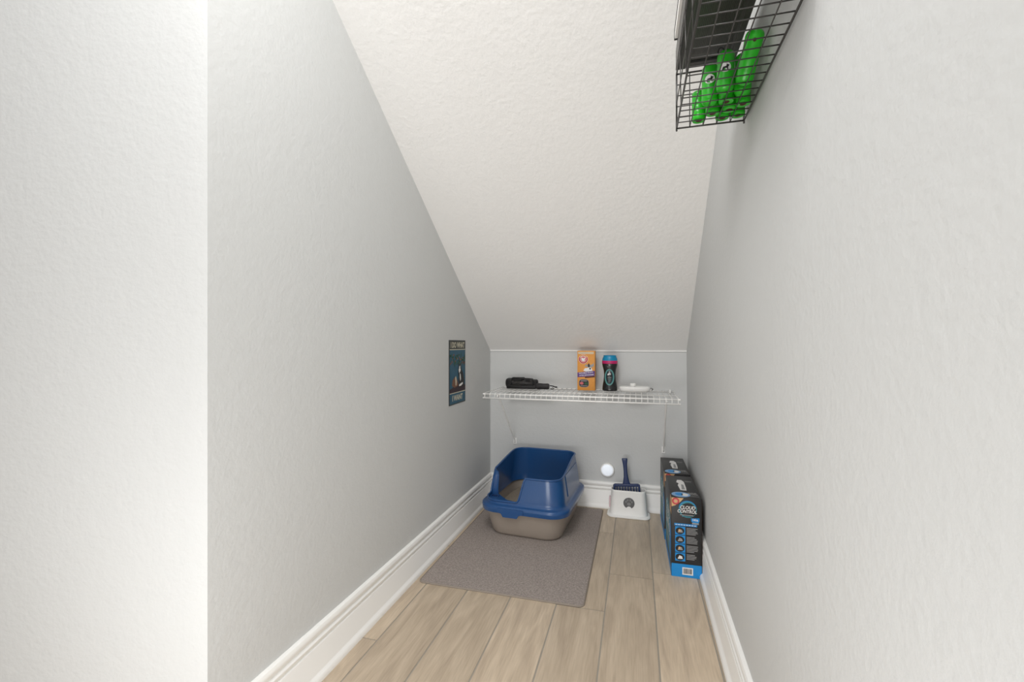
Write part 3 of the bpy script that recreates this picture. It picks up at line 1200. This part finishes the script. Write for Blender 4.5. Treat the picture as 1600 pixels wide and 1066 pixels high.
def bag_roll(label, x, y, rz, h=.060):
    t = thing('bag_roll', label, 'bag roll', (x, y, BZ), rz, 'green bag rolls in the wire basket')
    mb = MB()
    R_ = .0140
    prof = [(.006, 0), (R_ * .93, 0), (R_, .002)]
    for i in range(1, 6):
        z = h * i / 6
        prof += [(R_ * .99, z - .0012), (R_ * .955, z), (R_, z + .0012)]
    prof += [(R_, h - .002), (R_ * .9, h), (.006, h)]
    mb.lathe(prof, M_green, n=24)
    mb.build('roll', t, smooth_angle=50)
    mb = MB()
    mb.lathe([(.0055, -.0004), (.0062, .0), (.0062, .002), (.005, .003)], M_core, n=16)
    mb.build('core', t)
    return t


RL = ['green roll at the far left corner of the basket, standing alone', 'green roll second along the far end of the wire basket',
      'green roll in the far corner of the basket against the right wall', 'green roll just behind the lower labelled dispenser',
      'green roll in the middle of the heap, behind the tallest dispenser', 'green roll against the wall, second from the basket end',
      'green roll tucked right behind the tallest labelled dispenser']
for lb, (x, y) in zip(RL, [(.1300, 1.0360), (.1765, 1.0370), (.2055, 1.0330), (.1535, 1.0120), (.1840, 1.0040), (.2060, .9870), (.1720, .9700)]):
    bag_roll(lb, x, y, random.uniform(0, 3))


def dispenser(label, base, tip, label_at=.5, face=(-.17, -1, -.45), ring_=True, hole=False, r=.0155):
    base, tip = Vector(base), Vector(tip)
    ax = (tip - base)
    Lh = ax.length
    q = ax.to_track_quat('Z', 'X').to_matrix().to_4x4()
    t = thing('bag_dispenser', label, 'bag dispenser', base, 0, 'green bag dispensers in the wire basket')
    mb = MB()
    prof = []
    for i in range(7):
        a = math.radians(90 * i / 6)
        prof.append((max(.0008, r * math.sin(a)), r * (1 - math.cos(a)) * .8))
    prof += [(r * .985, Lh * .33), (r, Lh * .36), (r, Lh * .62), (r * .97, Lh * .65)]
    for i in range(6, -1, -1):
        a = math.radians(90 * i / 6)
        prof.append((max(.0008, r * math.sin(a)), Lh - r * (1 - math.cos(a)) * .8))
    mb.lathe(prof, M_green, M=q, n=28)
    mb.build('case', t, smooth_angle=50)
    axn = ax.normalized()
    f = Vector(face)
    f = (f - axn * f.dot(axn)).normalized()
    side = axn.cross(f).normalized()
    if side.x < 0:
        side = -side

    def surf(x, y, h):
        rr_ = r + .0006 + h
        s_ = max(-.99, min(.99, x / rr_))
        return axn * y + side * (s_ * rr_) + f * (math.sqrt(1 - s_ * s_) * rr_)
    if label_at:
        P_ = Print((0, 0, 0), (1, 0, 0), (0, 0, 1), step=.0003, surf=surf)
        c = Lh * label_at
        P_.ell(0, c, .0092, .0092, M_ink_w, 1)
        P_.poly([(-.006, c - .003), (-.0045, c + .001), (.001, c + .0015), (.0022, c + .0055), (.004, c + .004), (.0068, c + .0035), (.0052, c + .001),
                 (.0042, c - .001), (.0046, c - .0055), (.0030, c - .0055), (.0022, c - .002), (-.0026, c - .002), (-.0032, c - .0055), (-.005, c - .0055)], M_ink_k, 2)
        P_.build('round_label', t)
    if hole:
        P_ = Print((0, 0, 0), (1, 0, 0), (0, 0, 1), step=.0003, surf=surf)
        P_.ell(.001, Lh - r * 1.1, .0030, .0030, M_core, 1, n=16)
        P_.build('hole', t)
    if ring_:
        mb = MB()
        cc = axn * (Lh * .97) - side * .009 + f * .004
        mb.tube([cc + axn * (.007 * math.sin(a)) - side * (.005 * math.cos(a)) for a in [2 * math.pi * i / 18 for i in range(18)]], .0012, M_black, n=6, closed=True)
        mb.build('strap_loop', t)
    return t


dispenser('tallest green dispenser with white round label in mid basket', (.1640, .9380, BZ), (.1660, .9360, BZ + .082), .52)
dispenser('shorter green dispenser with white round label left of the tallest', (.1430, .9790, BZ), (.1440, .9770, BZ + .084), .56, ring_=False)
dispenser('green dispenser with label half hidden behind the leaning one', (.1985, .9560, BZ), (.1990, .9500, BZ + .080), .55, ring_=False)
dispenser('long green dispenser leaning on the wall, small dark hole near its tip', (.1920, .9215, BZ + .002), (.2040, .8720, BZ + .075), None, ring_=False, hole=True)
